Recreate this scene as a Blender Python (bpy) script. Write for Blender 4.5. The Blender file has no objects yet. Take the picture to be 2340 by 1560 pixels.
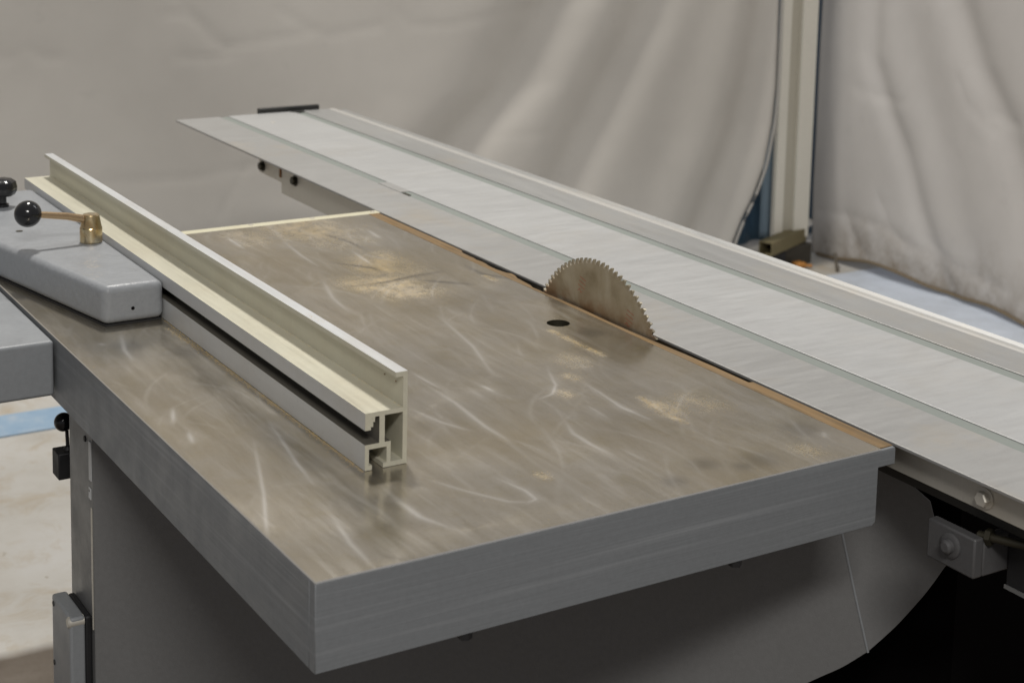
import bpy, bmesh, math, random
from mathutils import Vector, Matrix
random.seed(7)
S = bpy.context.scene
C = bpy.context.collection
R = math.radians

# ------------------------------------------------------------------ camera
# table top is z = 0, near left corner of the saw table is the origin, y runs along the blade
cam_d = bpy.data.cameras.new('camera'); cam = bpy.data.objects.new('camera', cam_d); C.objects.link(cam)
yaw, pitch, roll = 0.55008617, 0.140821645, 0.022213463
fw = Vector((math.sin(yaw)*math.cos(pitch), math.cos(yaw)*math.cos(pitch), -math.sin(pitch)))
r0 = fw.cross(Vector((0, 0, 1))).normalized(); u0 = r0.cross(fw)
rr = r0*math.cos(roll) + u0*math.sin(roll); uu = rr.cross(fw)
m = Matrix((rr, uu, -fw)).transposed().to_4x4()
m.translation = Vector((-0.5548, -1.2078, 0.63))
cam.matrix_world = m
cam_d.sensor_fit = 'HORIZONTAL'; cam_d.sensor_width = 36
cam_d.lens = 3730.4/2340*36
cam_d.shift_y = -(780-168)/2340
cam_d.clip_end = 100; cam_d.clip_start = 0.05
cam_d.dof.use_dof = True; cam_d.dof.focus_distance = 1.95; cam_d.dof.aperture_fstop = 9
S.camera = cam
S.render.resolution_x = 1024; S.render.resolution_y = 682

# ------------------------------------------------------------------ world and lamps
w = bpy.data.worlds.new('World'); S.world = w; w.use_nodes = True
bg = w.node_tree.nodes['Background']; bg.inputs[0].default_value = (0.98, 0.97, 1.0, 1); bg.inputs[1].default_value = 0.24
def area(name, loc, target, sx, sy, power, col):
    d = bpy.data.lights.new(name, 'AREA'); d.shape = 'RECTANGLE'; d.size = sx; d.size_y = sy; d.energy = power; d.color = col
    o = bpy.data.objects.new(name, d); C.objects.link(o); o.location = loc
    o.rotation_euler = (Vector(target)-Vector(loc)).to_track_quat('-Z', 'Y').to_euler()
area('ceiling_lamp', (0.85, 2.75, 4.3), (0.3, 0.9, 0), .42, .42, 190, (1, .962, .905))
area('ceiling_lamp', (-1.1, -2.9, 2.9), (0.4, 0.6, 0), 1.4, .4, 100, (1, .97, .93))
area('ceiling_lamp', (3.0, 1.0, 2.9), (1.4, 1.2, 0), .2, 1.3, 16, (.97, .98, 1))
S.view_settings.view_transform = 'Standard'; S.view_settings.look = 'None'; S.view_settings.exposure = 0; S.view_settings.gamma = 1

# ------------------------------------------------------------------ materials
def mat(name, col, rough=.5, metal=0., spec=None):
    M = bpy.data.materials.new(name); M.use_nodes = True
    b = M.node_tree.nodes['Principled BSDF']
    b.inputs['Base Color'].default_value = (*col, 1); b.inputs['Roughness'].default_value = rough; b.inputs['Metallic'].default_value = metal
    if spec is not None: b.inputs['Specular IOR Level'].default_value = spec
    return M
def nd(M, t, **k):
    n = M.node_tree.nodes.new(t)
    for a, v in k.items(): setattr(n, a, v)
    return n
def lk(M, a, b): M.node_tree.links.new(a, b)
def coord(M, scale=(1, 1, 1)):
    t = nd(M, 'ShaderNodeTexCoord'); mp = nd(M, 'ShaderNodeMapping'); mp.inputs['Scale'].default_value = scale
    lk(M, t.outputs['Object'], mp.inputs['Vector']); return mp.outputs[0]
def noise(M, vec, scale, detail=4, rough=.55, dist=0):
    n = nd(M, 'ShaderNodeTexNoise'); n.inputs['Scale'].default_value = scale; n.inputs['Detail'].default_value = detail
    n.inputs['Roughness'].default_value = rough; n.inputs['Distortion'].default_value = dist
    lk(M, vec, n.inputs['Vector']); return n.outputs['Fac']
def ramp(M, fac, stops):
    n = nd(M, 'ShaderNodeValToRGB'); e = n.color_ramp.elements
    while len(e) < len(stops): e.new(.5)
    for i, (p, c) in enumerate(stops):
        e[i].position = p; e[i].color = (*c, 1) if len(c) == 3 else c
    lk(M, fac, n.inputs[0]); return n.outputs[0]
def g(v): return (v, v, v)
def mix(M, fac, a, b, mode='MIX'):
    n = nd(M, 'ShaderNodeMix'); n.data_type = 'RGBA'; n.blend_type = mode
    for i, x in ((0, fac), (6, a), (7, b)):
        if isinstance(x, (int, float)): n.inputs[i].default_value = x
        elif isinstance(x, tuple): n.inputs[i].default_value = (*x, 1)
        else: lk(M, x, n.inputs[i])
    return n.outputs[2]
def bump(M, h, strength, dist, prev=None):
    n = nd(M, 'ShaderNodeBump'); n.inputs['Strength'].default_value = strength; n.inputs['Distance'].default_value = dist
    lk(M, h, n.inputs['Height'])
    if prev: lk(M, prev, n.inputs['Normal'])
    return n.outputs[0]
def bsdf(M): return M.node_tree.nodes['Principled BSDF']

def painted(name, col, rough=.45, bs=900, bst=.25, grain=(1, 1, 1), mott=.12, lumpy=0):
    M = mat(name, col, rough); b = bsdf(M)
    v = coord(M); vg = coord(M, grain)
    big = noise(M, v, 5, 5)
    c = mix(M, big, tuple(x*(1-mott) for x in col), tuple(x*(1+mott) for x in col))
    sp = noise(M, v, 160, 3, .7)
    c = mix(M, .5, c, ramp(M, sp, [(.3, tuple(x*.9 for x in col)), (.7, tuple(x*1.1 for x in col))]))
    lk(M, c, b.inputs['Base Color'])
    n = bump(M, noise(M, vg, bs, 2), bst, .0006)
    if lumpy: n = bump(M, noise(M, v, 90, 3), lumpy, .003, n)
    lk(M, n, b.inputs['Normal'])
    lk(M, ramp(M, noise(M, v, 30), [(.3, g(rough-.08)), (.7, g(rough+.1))]), b.inputs['Roughness'])
    return M
MP = {}
def striate(M):
    b = bsdf(M); l = b.inputs['Base Color'].links[0].from_socket
    s = noise(M, coord(M, (.012, .012, 1)), 130, 3, .7)
    lk(M, mix(M, ramp(M, s, [(.52, g(0)), (.74, g(.55))]), l, (.30, .31, .32)), b.inputs['Base Color']); return M
MP['apron'] = painted('grey_paint_apron', (.185, .195, .203), .5, 330, .5, (.02, .02, 1.0), .1)
MP['block'] = painted('grey_paint_block', (.26, .272, .285), .42, 500, .3, mott=.07, lumpy=.35)
MP['ext'] = painted('grey_paint_extension', (.25, .262, .272), .42, 700, .2, mott=.05)
MP['cab'] = painted('grey_paint_cabinet', (.168, .168, .166), .42, 600, .3, mott=.1)
MP['brk'] = painted('dark_grey_casting', (.085, .084, .085), .4, 300, .4, mott=.2)
MP['black'] = painted('black_paint', (.012, .012, .013), .6, 500, .2, mott=.2)
MP['knob'] = mat('black_plastic', (.012, .012, .013), .16)
MP['blackplastic'] = mat('black_cap_plastic', (.018, .018, .016), .5)
MP['labelw'] = mat('label_white', (.55, .56, .56), .5)
MP['dark'] = mat('shade_black', (.006, .005, .005), .95, 0, .05)  # near-black colour standing for the shade in gaps and holes

striate(MP['apron'])
# machined cast iron with grinding swirls, sawdust tint, stains and polish marks with painted glints held in mesh attributes
def iron():
    M = mat('machined_cast_iron', (.30, .27, .225), .3, .85); b = bsdf(M); T = M.node_tree
    v = coord(M)
    def attr(n):
        a = nd(M, 'ShaderNodeAttribute', attribute_name=n); return a.outputs['Fac']
    big = noise(M, v, 4.5, 3, .5, .4)
    c = ramp(M, big, [(.3, (.40, .36, .285)), (.5, (.46, .425, .36)), (.72, (.51, .48, .425))])
    vs = nd(M, 'ShaderNodeMapping'); vs.inputs['Rotation'].default_value = (0, 0, R(6)); vs.inputs['Scale'].default_value = (6, 1.0, 1); lk(M, v, vs.inputs['Vector'])
    streak = noise(M, vs.outputs[0], 4, 4, .5, .5)
    c = mix(M, .6, c, ramp(M, streak, [(.28, (.41, .37, .30)), (.5, (.455, .42, .36)), (.74, (.51, .48, .43))]))
    blot = noise(M, v, 14, 3, .5)
    c = mix(M, ramp(M, blot, [(.52, g(0)), (.78, g(.4))]), c, (.29, .25, .16))
    sp = noise(M, v, 700, 2, .6)
    c = mix(M, ramp(M, sp, [(.62, g(0)), (.72, g(.5))]), c, (.56, .47, .28))
    c = mix(M, ramp(M, noise(M, v, 260, 3, .7), [(.55, g(0)), (.72, g(.45))]), c, (.26, .22, .14))
    c = mix(M, ramp(M, noise(M, v, 3.3, 4, .55, .5), [(.42, g(0)), (.72, g(.45))]), c, (.44, .35, .19))
    f1 = nd(M, 'ShaderNodeMapping'); f1.inputs['Rotation'].default_value = (0, 0, R(-8)); f1.inputs['Scale'].default_value = (34, 3.2, 1); lk(M, v, f1.inputs['Vector'])
    f2 = nd(M, 'ShaderNodeMapping'); f2.inputs['Rotation'].default_value = (0, 0, R(22)); f2.inputs['Scale'].default_value = (26, 3.0, 1); lk(M, v, f2.inputs['Vector'])
    fs1 = noise(M, f1.outputs[0], 2.2, 5, .65, .5); fs2 = noise(M, f2.outputs[0], 2.0, 5, .65, .6)
    c = mix(M, ramp(M, fs1, [(.48, g(0)), (.78, g(.38))]), c, (.62, .60, .56))
    c = mix(M, ramp(M, fs2, [(.50, g(0)), (.80, g(.34))]), c, (.26, .23, .17))
    c = mix(M, ramp(M, noise(M, v, 24, 5, .65), [(.50, g(0)), (.74, g(.35))]), c, (.36, .30, .17))
    c = mix(M, attr('stain'), c, (.07, .066, .068))
    dn = ramp(M, noise(M, v, 34, 6, .7, .4), [(.28, g(0)), (.80, g(1))])
    dn2 = ramp(M, noise(M, v, 420, 3, .7), [(.40, g(.25)), (.62, g(1))])
    dm = nd(M, 'ShaderNodeMath', operation='MULTIPLY'); lk(M, attr('dust'), dm.inputs[0]); lk(M, dn, dm.inputs[1])
    dm2 = nd(M, 'ShaderNodeMath', operation='MULTIPLY'); lk(M, dm.outputs[0], dm2.inputs[0]); lk(M, dn2, dm2.inputs[1])
    c = mix(M, dm2.outputs[0], c, (.52, .355, .115))
    c = mix(M, attr('polish_glint'), c, (.80, .78, .74))  # highlight streaks lightened in the base colour, along with real polish marks
    lk(M, c, b.inputs['Base Color'])
    mt = nd(M, 'ShaderNodeMath', operation='MULTIPLY_ADD'); lk(M, dm2.outputs[0], mt.inputs[0]); mt.inputs[1].default_value = -.7; mt.inputs[2].default_value = .85
    lk(M, mt.outputs[0], b.inputs['Metallic'])
    r = ramp(M, streak, [(.3, g(.165)), (.55, g(.21)), (.75, g(.26))])
    r2 = ramp(M, noise(M, v, 9, 5), [(.3, g(.165)), (.7, g(.27))])
    r = mix(M, .5, r, r2)
    r = mix(M, .25, r, ramp(M, fs1, [(.35, g(.15)), (.65, g(.34))]))
    r = mix(M, dm2.outputs[0], r, g(.8))
    lk(M, r, b.inputs['Roughness'])
    # grinding rings: tangent runs round scattered centres
    def tang(scale):
        nn = nd(M, 'ShaderNodeTexNoise'); nn.inputs['Scale'].default_value = scale; nn.inputs['Detail'].default_value = 1; lk(M, v, nn.inputs['Vector'])
        su = nd(M, 'ShaderNodeVectorMath', operation='SUBTRACT'); lk(M, nn.outputs['Color'], su.inputs[0]); su.inputs[1].default_value = (.40, .44, .5)
        cr = nd(M, 'ShaderNodeVectorMath', operation='MULTIPLY'); lk(M, su.outputs[0], cr.inputs[0]); cr.inputs[1].default_value = (1, 1, 0)
        no = nd(M, 'ShaderNodeVectorMath', operation='NORMALIZE'); lk(M, cr.outputs[0], no.inputs[0])
        return no.outputs[0]
    b.inputs['Anisotropic'].default_value = .3
    lk(M, tang(3.5), b.inputs['Tangent'])
    n = bump(M, noise(M, vs.outputs[0], 40, 2), .02, .0005)
    n = bump(M, noise(M, v, 5, 2), .05, .003, n)
    n = bump(M, fs1, .05, .0008, n)
    lk(M, n, b.inputs['Normal'])
    return M
MP['iron'] = iron()

def alu(name, col, rough, metal, streak=(1.5, 30, 1), warm=0, sdir=0):
    M = mat(name, col, rough, metal); b = bsdf(M); v = coord(M)
    mp = nd(M, 'ShaderNodeMapping'); mp.inputs['Rotation'].default_value = (0, 0, R(sdir)); mp.inputs['Scale'].default_value = streak; lk(M, v, mp.inputs['Vector'])
    s = noise(M, mp.outputs[0], 6, 7, .7, .4)
    k = lambda f: tuple(x*f for x in col)
    c = ramp(M, s, [(.3, k(.92)), (.5, col), (.68, k(1.07))])
    mp2 = nd(M, 'ShaderNodeMapping'); mp2.inputs['Rotation'].default_value = (0, 0, R(70)); mp2.inputs['Scale'].default_value = (5, 60, 1); lk(M, v, mp2.inputs['Vector'])
    c = mix(M, ramp(M, noise(M, mp2.outputs[0], 7, 4, .7), [(.50, g(0)), (.75, g(.5))]), c, k(1.2))
    c = mix(M, ramp(M, noise(M, mp.outputs[0], 31, 4, .7), [(.55, g(0)), (.75, g(.4))]), c, k(.78))
    bigc = noise(M, v, 2.2, 4)
    c = mix(M, .5, c, ramp(M, bigc, [(.35, k(.88)), (.65, k(1.08))]))
    sp = noise(M, v, 230, 3, .7)
    c = mix(M, ramp(M, sp, [(.64, g(0)), (.72, g(.35))]), c, k(.62))
    if warm:
        c = mix(M, ramp(M, noise(M, v, 6, 5, .7), [(.52, g(0)), (.8, g(warm))]), c, (.42, .33, .2))
    lk(M, c, b.inputs['Base Color'])
    lk(M, ramp(M, s, [(.3, g(rough-.06)), (.7, g(rough+.1))]), b.inputs['Roughness'])
    lk(M, bump(M, noise(M, mp.outputs[0], 40, 3), .06, .0006), b.inputs['Normal'])
    return M
MP['deck'] = alu('aluminium_deck', (.43, .432, .425), .45, .3, (2, 14, 1), .12, 14)
MP['deckedge'] = alu('aluminium_edge_strip', (.345, .342, .33), .45, .3, (2, 14, 1), .3, 14)
MP['deckout'] = alu('aluminium_outer_strip', (.34, .34, .33), .42, .35, (10, 1, 1), .25)
MP['inlay'] = alu('grey_green_inlay', (.215, .235, .215), .6, .0, (30, .5, 1))
MP['ridge'] = alu('aluminium_ridge', (.40, .39, .365), .6, .1, (30, .5, 1), .2)
MP['rail'] = alu('dull_steel_rail', (.62, .59, .52), .42, .4, (1, 2, 9), .5)
MP['fence'] = alu('anodised_fence', (.57, .55, .445), .42, .25, (30, 1, 30), .25)
MP['creamstrip'] = alu('cream_back_strip', (.60, .57, .42), .45, .1, (1, 20, 1), .3)
MP['steel'] = mat('bare_steel', (.5, .48, .45), .32, .9)
MP['carbide'] = mat('carbide_tip', (.42, .37, .27), .38, .8)
MP['rust'] = mat('rust', (.22, .10, .03), .8)
MP['darkbolt'] = mat('oily_bolt', (.05, .045, .03), .45, .5)

def brass():
    M = mat('tarnished_brass_chrome', (.6, .5, .3), .2, .95); b = bsdf(M); v = coord(M, (1, 1, .6))
    c = ramp(M, noise(M, v, 38, 3, .5, .6), [(.3, (.50, .29, .11)), (.45, (.58, .45, .25)), (.6, (.62, .55, .40)), (.75, (.45, .35, .16))])
    lk(M, c, b.inputs['Base Color']); lk(M, ramp(M, noise(M, v, 90), [(.3, g(.14)), (.7, g(.34))]), b.inputs['Roughness'])
    return M
MP['brass'] = brass()
MP['copper'] = mat('coppery_arm', (.58, .41, .24), .25, .95)
def bladesteel():
    M = mat('pitch_stained_blade_steel', (.25, .2, .14), .35, .6); b = bsdf(M); v = coord(M)
    c = ramp(M, noise(M, v, 22, 5, .6, .5), [(.3, (.27, .225, .15)), (.5, (.38, .33, .245)), (.7, (.46, .42, .34))])
    sep = nd(M, 'ShaderNodeSeparateXYZ'); lk(M, v, sep.inputs[0])
    z = nd(M, 'ShaderNodeMapRange'); lk(M, sep.outputs[2], z.inputs[0]); z.inputs[1].default_value = .180; z.inputs[2].default_value = .218; z.inputs[3].default_value = 1; z.inputs[4].default_value = 0
    zz = nd(M, 'ShaderNodeMath', operation='MULTIPLY'); lk(M, z.outputs[0], zz.inputs[0]); lk(M, ramp(M, noise(M, v, 30, 4), [(.38, g(0)), (.6, g(.85))]), zz.inputs[1])
    c = mix(M, zz.outputs[0], c, (.20, .085, .02))
    lk(M, c, b.inputs['Base Color']); lk(M, ramp(M, noise(M, v, 60), [(.3, g(.42)), (.7, g(.6))]), b.inputs['Roughness'])
    return M
MP['blade'] = bladesteel()
def wood():
    M = mat('worn_hardwood_strip', (.4, .2, .08), .62, 0, .3); b = bsdf(M); v = coord(M, (60, 1.6, 60))
    c = ramp(M, noise(M, v, 4, 6, .65, .5), [(.28, (.085, .055, .026)), (.45, (.165, .105, .045)), (.6, (.235, .145, .06)), (.78, (.30, .22, .13))])
    c = mix(M, ramp(M, noise(M, coord(M), 9, 4), [(.45, g(0)), (.75, g(.7))]), c, (.21, .155, .095))
    lk(M, c, b.inputs['Base Color']); lk(M, bump(M, noise(M, v, 14, 3), .4, .0008), b.inputs['Normal'])
    return M
MP['wood'] = wood()
def cloth(name, lo, hi, dirt_z=None, dirt=.0):
    M = mat(name, hi, .85, 0, .2); b = bsdf(M); v = coord(M)
    c = ramp(M, noise(M, v, 1.6, 6, .6), [(.3, lo), (.7, hi)])
    c = mix(M, ramp(M, noise(M, v, 9, 5, .7), [(.62, g(0)), (.85, g(.30))]), c, tuple(x*.72 for x in lo))
    if dirt_z is not None:
        t = nd(M, 'ShaderNodeTexCoord'); sep = nd(M, 'ShaderNodeSeparateXYZ'); lk(M, t.outputs['Object'], sep.inputs[0])
        ad = nd(M, 'ShaderNodeMath', operation='MULTIPLY_ADD'); lk(M, noise(M, v, 3.5, 4), ad.inputs[0]); ad.inputs[1].default_value = .34; lk(M, sep.outputs[2], ad.inputs[2])
        z = nd(M, 'ShaderNodeMapRange'); lk(M, ad.outputs[0], z.inputs[0]); z.inputs[1].default_value = dirt_z+.15; z.inputs[2].default_value = dirt_z+.33; z.inputs[3].default_value = 1; z.inputs[4].default_value = 0
        zz = nd(M, 'ShaderNodeMath', operation='MULTIPLY'); lk(M, z.outputs[0], zz.inputs[0]); lk(M, ramp(M, noise(M, v, 13, 6, .7), [(.32, g(.1)), (.65, g(dirt))]), zz.inputs[1])
        c = mix(M, zz.outputs[0], c, (.21, .17, .125))
        sp = ramp(M, noise(M, v, 26, 3, .6), [(.70, g(0)), (.76, g(.8))])
        z2 = nd(M, 'ShaderNodeMath', operation='MULTIPLY'); lk(M, z.outputs[0], z2.inputs[0]); lk(M, sp, z2.inputs[1])
        c = mix(M, z2.outputs[0], c, (.10, .075, .045))
    lk(M, c, b.inputs['Base Color'])
    n = bump(M, noise(M, v, 2.5, 3, .5, .6), .07, .02)
    n = bump(M, noise(M, v, 900, 2), .15, .0006, n)
    lk(M, n, b.inputs['Normal'])
    return M
MP['clothL'] = cloth('white_canvas_back', (.52, .493, .45), (.61, .58, .53))
MP['clothR'] = cloth('white_canvas_side', (.47, .45, .43), (.56, .54, .52), -.84, .9)
MP['hem'] = mat('canvas_hem', (.34, .325, .30), .85)
MP['blue'] = mat('blue_tarp', (.045, .10, .16), .6)
MP['paleblue'] = mat('pale_blue_sheet', (.27, .36, .44), .7)
MP['cream'] = painted('cream_metal_post', (.76, .73, .64), .5, 300, .1)
MP['creamdark'] = painted('cream_metal_post_shaded', (.48, .45, .37), .5, 300, .1)  # darker copy of the cream, the channel's shade put into the colour
MP['olive'] = alu('rusty_olive_tube', (.20, .17, .09), .6, .2, (3, 3, 3), .8)
MP['orange'] = mat('orange_plastic', (.50, .22, .05), .6)
def floor():
    M = mat('stained_concrete_floor', (.5, .48, .45), .55); b = bsdf(M); v = coord(M)
    c = ramp(M, noise(M, v, 2.2, 6, .65), [(.3, (.40, .375, .33)), (.5, (.51, .495, .46)), (.72, (.57, .565, .55))])
    c = mix(M, ramp(M, noise(M, v, 7, 5, .7, 1), [(.5, g(0)), (.72, g(.55))]), c, (.36, .27, .15))
    c = mix(M, ramp(M, noise(M, v, 19, 3, .6), [(.68, g(0)), (.74, g(.7))]), c, (.20, .15, .08))
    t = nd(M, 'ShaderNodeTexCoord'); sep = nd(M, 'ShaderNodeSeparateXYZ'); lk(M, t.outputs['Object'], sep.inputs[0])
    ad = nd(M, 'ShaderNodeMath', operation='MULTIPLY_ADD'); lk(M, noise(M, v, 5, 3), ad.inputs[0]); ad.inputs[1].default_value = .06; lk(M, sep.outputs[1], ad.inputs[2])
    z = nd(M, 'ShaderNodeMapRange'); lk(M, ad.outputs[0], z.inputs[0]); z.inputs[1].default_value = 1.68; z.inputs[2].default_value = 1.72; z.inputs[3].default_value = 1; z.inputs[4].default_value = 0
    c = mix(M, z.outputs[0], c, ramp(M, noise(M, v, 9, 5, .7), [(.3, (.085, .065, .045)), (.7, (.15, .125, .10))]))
    lk(M, c, b.inputs['Base Color']); lk(M, bump(M, noise(M, v, 60, 5), .2, .002), b.inputs['Normal'])
    return M
MP['floor'] = floor()
def bluefloor():
    M = mat('worn_blue_floor_paint', (.2, .33, .5), .5); b = bsdf(M); v = coord(M)
    c = ramp(M, noise(M, v, 6, 6, .7), [(.35, (.21, .34, .50)), (.55, (.30, .42, .55)), (.7, (.45, .51, .57))])
    lk(M, c, b.inputs['Base Color']); return M
MP['bluefloor'] = bluefloor()
def palebluefloor():
    M = mat('pale_blue_floor_tone', (.5, .6, .7), .35); b = bsdf(M); v = coord(M)
    c = ramp(M, noise(M, v, 5, 6, .7), [(.35, (.50, .54, .60)), (.55, (.60, .66, .75)), (.75, (.70, .76, .86))])
    lk(M, c, b.inputs['Base Color']); return M
MP['palebluefloor'] = palebluefloor()
def dustmat():
    M = mat('sawdust', (.62, .45, .18), .8); return M
MP['dust'] = dustmat()
MP['redmark'] = mat('faded_red_print', (.34, .09, .05), .6)

# ------------------------------------------------------------------ mesh helpers
def box(bm, x0, x1, y0, y1, z0, z1):
    v = [bm.verts.new(p) for p in ((x0, y0, z0), (x1, y0, z0), (x1, y1, z0), (x0, y1, z0), (x0, y0, z1), (x1, y0, z1), (x1, y1, z1), (x0, y1, z1))]
    for f in ((3, 2, 1, 0), (4, 5, 6, 7), (0, 1, 5, 4), (1, 2, 6, 5), (2, 3, 7, 6), (3, 0, 4, 7)): bm.faces.new([v[i] for i in f])
def prism(bm, pts, axis, a, b):
    """polygon pts extruded along axis: 'y' takes (x,z), 'x' takes (y,z), 'z' takes (x,y)"""
    def P(p, t): return {'y': (p[0], t, p[1]), 'x': (t, p[0], p[1]), 'z': (p[0], p[1], t)}[axis]
    lo = [bm.verts.new(P(p, a)) for p in pts]; hi = [bm.verts.new(P(p, b)) for p in pts]
    n = len(pts); bm.faces.new(lo); bm.faces.new(hi[::-1])
    for i in range(n): bm.faces.new((lo[i], hi[i], hi[(i+1) % n], lo[(i+1) % n]))
def frame(d):
    d = Vector(d).normalized(); a = Vector((0, 0, 1)) if abs(d.z) < .9 else Vector((1, 0, 0))
    u = d.cross(a).normalized(); return d, u, d.cross(u)
def lathe(bm, base, axis, prof, seg=40):
    """prof: list of (radius, distance along axis)"""
    d, u, v = frame(axis); base = Vector(base); rings = []
    for r, t in prof:
        rings.append([bm.verts.new(base+d*t+(u*math.cos(2*math.pi*k/seg)+v*math.sin(2*math.pi*k/seg))*max(r, 1e-5)) for k in range(seg)])
    for a, b in zip(rings, rings[1:]):
        for k in range(seg): bm.faces.new((a[k], a[(k+1) % seg], b[(k+1) % seg], b[k]))
    bm.faces.new(rings[0][::-1]); bm.faces.new(rings[-1])
def ball(bm, c, r, n=24):
    lathe(bm, Vector(c)-Vector((0, 0, r)), (0, 0, 1), [(r*math.sin(math.pi*i/n), r-r*math.cos(math.pi*i/n)) for i in range(n+1)], 40)
def tube(bm, pts, r, seg=16):
    rings = []; pts = [Vector(p) for p in pts]
    for i, p in enumerate(pts):
        d = pts[min(i+1, len(pts)-1)]-pts[max(i-1, 0)]; _, u, v = frame(d); rad = r[i] if isinstance(r, (list, tuple)) else r
        rings.append([bm.verts.new(p+(u*math.cos(2*math.pi*k/seg)+v*math.sin(2*math.pi*k/seg))*rad) for k in range(seg)])
    for a, b in zip(rings, rings[1:]):
        for k in range(seg): bm.faces.new((a[k], a[(k+1) % seg], b[(k+1) % seg], b[k]))
    bm.faces.new(rings[0][::-1]); bm.faces.new(rings[-1])
def hexhead(bm, c, axis, r, h):
    lathe(bm, c, axis, [(r*1.35, 0), (r*1.35, h*.25), (r*1.30, h*.28)], 32)
    lathe(bm, Vector(c)+Vector(axis).normalized()*h*.28, axis, [(r, 0), (r, h*.8), (r*.85, h)], 6)
def empty(name, loc, label=None, cat=None, group=None):
    o = bpy.data.objects.new(name, None); C.objects.link(o); o.location = loc; o.empty_display_size = .1
    if label: o['label'] = label
    if cat: o['category'] = cat
    if group: o['group'] = group
    return o
def wloc(o):
    v = Vector(o.location)
    while o.parent: o = o.parent; v += Vector(o.location)
    return v
def obj(name, bm, m_, parent=None, bevel=0, seg=2, smooth=True, label=None, ang=35, origin=None, fixn=True):
    """mesh given in world coordinates, stored relative to origin (or the parent's place)"""
    if fixn: bmesh.ops.recalc_face_normals(bm, faces=bm.faces)
    off = Vector(origin) if origin else (wloc(parent) if parent else Vector((0, 0, 0)))
    for v in bm.verts: v.co -= off
    me = bpy.data.meshes.new(name); bm.to_mesh(me); bm.free()
    if m_: me.materials.append(m_)
    o = bpy.data.objects.new(name, me); C.objects.link(o)
    if parent: o.parent = parent; o.location = off - wloc(parent)
    else: o.location = off
    if bevel:
        md = o.modifiers.new('bevel', 'BEVEL'); md.width = bevel; md.segments = seg; md.limit_method = 'ANGLE'; md.angle_limit = R(30)
    if smooth:
        for p in me.polygons: p.use_smooth = True
        try: me.set_sharp_from_angle(angle=R(ang))
        except Exception: pass
    if label: o['label'] = label
    return o
def copyobj(src, name, delta, parent):
    c = src.copy(); c.name = name; C.objects.link(c); c.parent = parent; c.location = Vector(src.location)+Vector(delta)
    for ch in src.children:
        d = ch.copy(); C.objects.link(d); d.parent = c
    return c
def B(): return bmesh.new()
def struct(o): o['kind'] = 'structure'; return o

FL = -0.87
# ------------------------------------------------------------------ setting
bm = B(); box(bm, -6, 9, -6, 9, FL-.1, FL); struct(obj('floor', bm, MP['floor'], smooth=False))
bm = B(); box(bm, -3, 3.2, 2.775, 2.925, FL+.0005, FL+.004); struct(obj('floor_stripe', bm, MP['bluefloor'], smooth=False))
bm = B(); box(bm, 3.30, 5.0, -1.0, 3.0, FL+.0005, FL+.004); struct(obj('pale_blue_floor', bm, MP['palebluefloor'], smooth=False))  # floor area on the right in a paler, bluer tone

# ---- hanging canvas sheets
def lerp_line(L, z):
    L = sorted(L, key=lambda p: p[1])
    if z <= L[0][1]: a, b = L[0], L[1]
    elif z >= L[-1][1]: a, b = L[-2], L[-1]
    else:
        for a, b in zip(L, L[1:]):
            if a[1] <= z <= b[1]: break
    t = (z-a[1])/(b[1]-a[1]+1e-9); return a[0]+(b[0]-a[0])*t
def segdist(px, pz, L):
    best = 9; side = 0
    for (ax, az), (bx, bz) in zip(L, L[1:]):
        dx, dz = bx-ax, bz-az; t = max(0, min(1, ((px-ax)*dx+(pz-az)*dz)/(dx*dx+dz*dz)))
        qx, qz = ax+t*dx, az+t*dz; d = math.hypot(px-qx, pz-qz)
        if d < best: best = d; side = 1 if dx*(pz-az)-dz*(px-ax) > 0 else -1
    return best, side
D1 = [(2.42, .55), (2.29, .22), (2.20, .10), (2.07, -.13), (1.90, -.28), (1.72, -.48), (1.5, -.8)]
D2 = [(2.80, .55), (2.63, .18), (2.57, .04), (2.44, -.18), (2.30, -.43), (2.20, -.62), (2.1, -.8)]
D3 = [(3.14, .2), (3.08, -.11), (3.02, -.34), (2.92, -.58), (2.84, -.75)]
D4 = [(2.95, .4), (2.83, .0), (2.72, -.35), (2.6, -.7)]
EDGE = [(3.20, .9), (3.193, .11), (3.188, .02), (3.178, -.19), (3.165, -.32), (3.135, -.47), (3.09, -.58), (3.05, -.65), (3.02, -.72), (2.98, -.84)]
CR = [[(1.39, -.37), (1.63, -.35), (1.89, -.30), (2.03, -.28), (2.31, -.29), (2.44, -.25)], [(.78, -.32), (1.03, -.33), (1.2, -.31), (1.39, -.29)],
      [(.90, .30), (1.0, .18), (1.07, .11), (1.12, .06), (1.15, .04)], [(.97, .14), (1.02, .135), (1.06, .11), (1.09, .06), (1.13, .045), (1.25, .055), (1.39, .07)],
      [(.50, .08), (.53, .03), (.56, .04)], [(.60, .06), (.63, .03), (.68, .025)], [(1.0, .02), (1.08, .01), (1.15, .015)], [(1.3, .14), (1.38, .09), (1.45, .06), (1.62, .085)],
      [(1.68, .12), (1.72, .08), (1.85, .075), (2.0, .10), (2.3, .115)], [(1.2, -.30), (1.16, -.38), (1.12, -.45)], [(2.99, -.44), (3.06, -.40), (3.10, -.39)]]
def sheetL(x, z):
    y = .018*math.sin(x*2.1+.4)+.012*math.sin(x*3.7+z*2.3)
    for L, wd, am, as_ in ((D1, .12, .040, .5), (D2, .10, .040, .5), (D3, .09, .044, .5), (D4, .12, .012, 0)):
        t = (x-lerp_line(L, z))/wd
        y += 1.0*am*(math.exp(-t*t)) - am*.22*math.exp(-((t+2.0)/1.5)**2)
    for L in CR:
        d, s = segdist(x, z, L)
        if d < .12: y += .0012*math.exp(-(d/.011)**2)
    y += .003*math.sin(5*x-3*z+2)
    return y
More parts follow.
